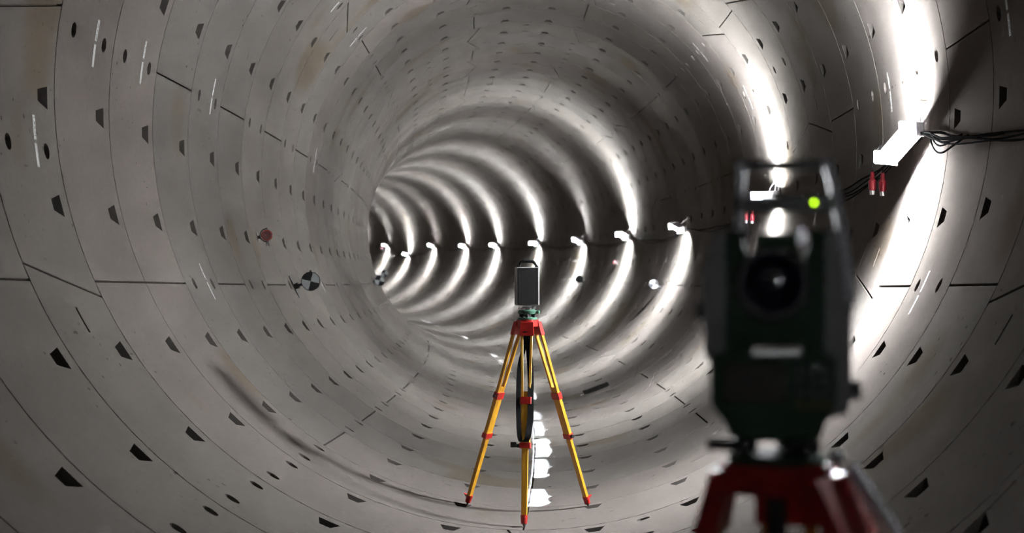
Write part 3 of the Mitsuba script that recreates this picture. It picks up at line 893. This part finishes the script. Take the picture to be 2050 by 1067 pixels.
t = thing('total_station', 'large blurred dark green total station in the foreground with a glowing green light', 'total station')
part('base', L(trimesh.util.concatenate([outline([(1464, 866), (1640, 866), (1652, 826), (1450, 826)], -0.075, 0.075)])), 'instrument_green', t)
kb = part('keyboard_unit', L(outline([(1456, 836), (1646, 836), (1666, 806), (1668, 712), (1660, 704), (1436, 704), (1428, 714), (1430, 802)], -0.105, -0.052)), 'instrument_green', t)
part('screen', L(slab(1456, 1574, 720, 796, -0.1075, -0.1045, 0.001)), 'screen_glass', kb)
for i in range(3):
    for j in range(4):
        part('key', L(slab(1590 + i * 24, 1608 + i * 24, 722 + j * 23, 738 + j * 23, -0.1095, -0.1045, 0.001)), 'yellow_key' if j == 3 else 'instrument_black', kb)
part('rear_keyboard', L(outline([(1456, 836), (1646, 836), (1664, 806), (1664, 712), (1436, 712), (1434, 802)], 0.052, 0.095)), 'instrument_green', t)
part('alidade', L(slab(1440, 1660, 706, 834, -0.054, 0.054, 0.008)), 'instrument_green', t)
part('column', L(outline([(1455, 710), (1507, 710), (1507, 540), (1482, 462), (1455, 462)], -0.060, 0.060)), 'instrument_green', t)
part('column', L(outline([(1603, 710), (1650, 710), (1650, 462), (1626, 462), (1603, 540)], -0.060, 0.060)), 'instrument_green', t)
part('side_cover', L(outline([(1414, 700), (1422, 720), (1456, 720), (1456, 466), (1440, 466), (1420, 520), (1412, 600)], -0.070, 0.070)), 'instrument_grey', t)
part('side_cover', L(outline([(1649, 830), (1690, 820), (1698, 790), (1698, 600), (1692, 520), (1684, 470), (1649, 470)], -0.070, 0.070)), 'instrument_grey', t)
tel = part('telescope', L(trimesh.util.concatenate([outline([(1506, 690), (1604, 690), (1604, 520), (1592, 468), (1516, 468), (1506, 520)], -0.075, 0.075)])), 'instrument_green', t)
lx, lz = px(1548, 566)
part('lens_barrel', L(lathe([(0.058, 0.0), (0.058, 0.026), (0.052, 0.030), (0.046, 0.030), (0.046, 0.0)], [lx, -0.072, lz], [0, -1, 0], 40)), 'instrument_black', tel)
part('lens', L(lathe([(0, 0.0), (0.046, 0.0), (0.046, 0.008), (0.03, 0.014), (0, 0.017)], [lx, -0.073, lz], [0, -1, 0], 40)), 'lens_glass', tel)
part('axle', L(trimesh.util.concatenate([cyl([px(1498, 0)[0], 0, lz], [px(1510, 0)[0], 0, lz], 0.03), cyl([px(1600, 0)[0], 0, lz], [px(1610, 0)[0], 0, lz], 0.03)])), 'instrument_black', tel)
part('badge', L(slab(1524, 1572, 620, 634, -0.0765, -0.0745, 0.0005)), 'instrument_grey', tel)
part('sight', L(cyl([px(1602, 0)[0], -0.05, gz(474)], [px(1602, 0)[0], 0.05, gz(474)], 0.012)), 'pale_metal', t, label='small shiny sighting collimator')
# handle with the radio bar
part('handle_bar', L(slab(1478, 1656, 322, 342, -0.018, 0.018, 0.006)), 'instrument_grey', t)
rb = part('radio_bar', L(slab(1470, 1662, 393, 424, -0.024, 0.024, 0.006)), 'instrument_grey', t)
glx, glz = px(1628, 407)
part('indicator_light', L(lathe([(0, 0), (0.0022, 0), (0.0016, 0.0016), (0, 0.0022)], [glx, -0.0238, glz], [0, -1, 0], 14)), 'diffuser', rb, label='glowing green indicator light',
     emitter={'type': 'area', 'radiance': rgb(0.03, 0.055, 0.0002), 'sampling_weight': 0.02})
part('handle_post', L(outline([(1472, 478), (1492, 478), (1492, 326), (1476, 326)], -0.018, 0.018)), 'handle_pale', t)
rp = smooth_path([px(1650, 326), px(1662, 372), px(1673, 430), px(1683, 490), px(1690, 545), px(1696, 600)], 6)
segs = []
for a, b in zip(rp, rp[1:]):
    segs.append(hull([[p[0] + o, y, p[1]] for p in (a, b + (b - a) * 0.1) for o in (-0.007, 0.007) for y in (-0.090, -0.055)]))
part('handle_post', L(trimesh.util.concatenate(segs)), 'handle_pale', t, label='pale curved right post of the carrying handle')
part('latch', L(slab(1455, 1500, 462, 480, -0.03, 0.03, 0.003)), 'instrument_black', t)
part('latch', L(slab(1610, 1680, 462, 480, -0.03, 0.03, 0.003)), 'instrument_black', t)
kx, kz = px(1698, 780)
part('tangent_knob', L(lathe([(0, 0), (0.008, 0), (0.008, 0.004), (0.015, 0.005), (0.016, 0.018), (0.014, 0.020), (0, 0.020)], [kx - 0.002, 0, kz], [1, 0, 0], 24)), 'instrument_black', t)
kx, kz = px(1413, 622)
part('tangent_knob', L(lathe([(0, 0), (0.008, 0), (0.013, 0.003), (0.014, 0.015), (0, 0.016)], [kx + 0.001, 0, kz], [-1, 0, 0], 24)), 'instrument_black', t)
kx, kz = px(1696, 608)
part('tangent_knob', L(lathe([(0, 0), (0.010, 0), (0.010, 0.006), (0, 0.007)], [kx, 0, kz], [1, 0, 0], 20)), 'instrument_black', t)
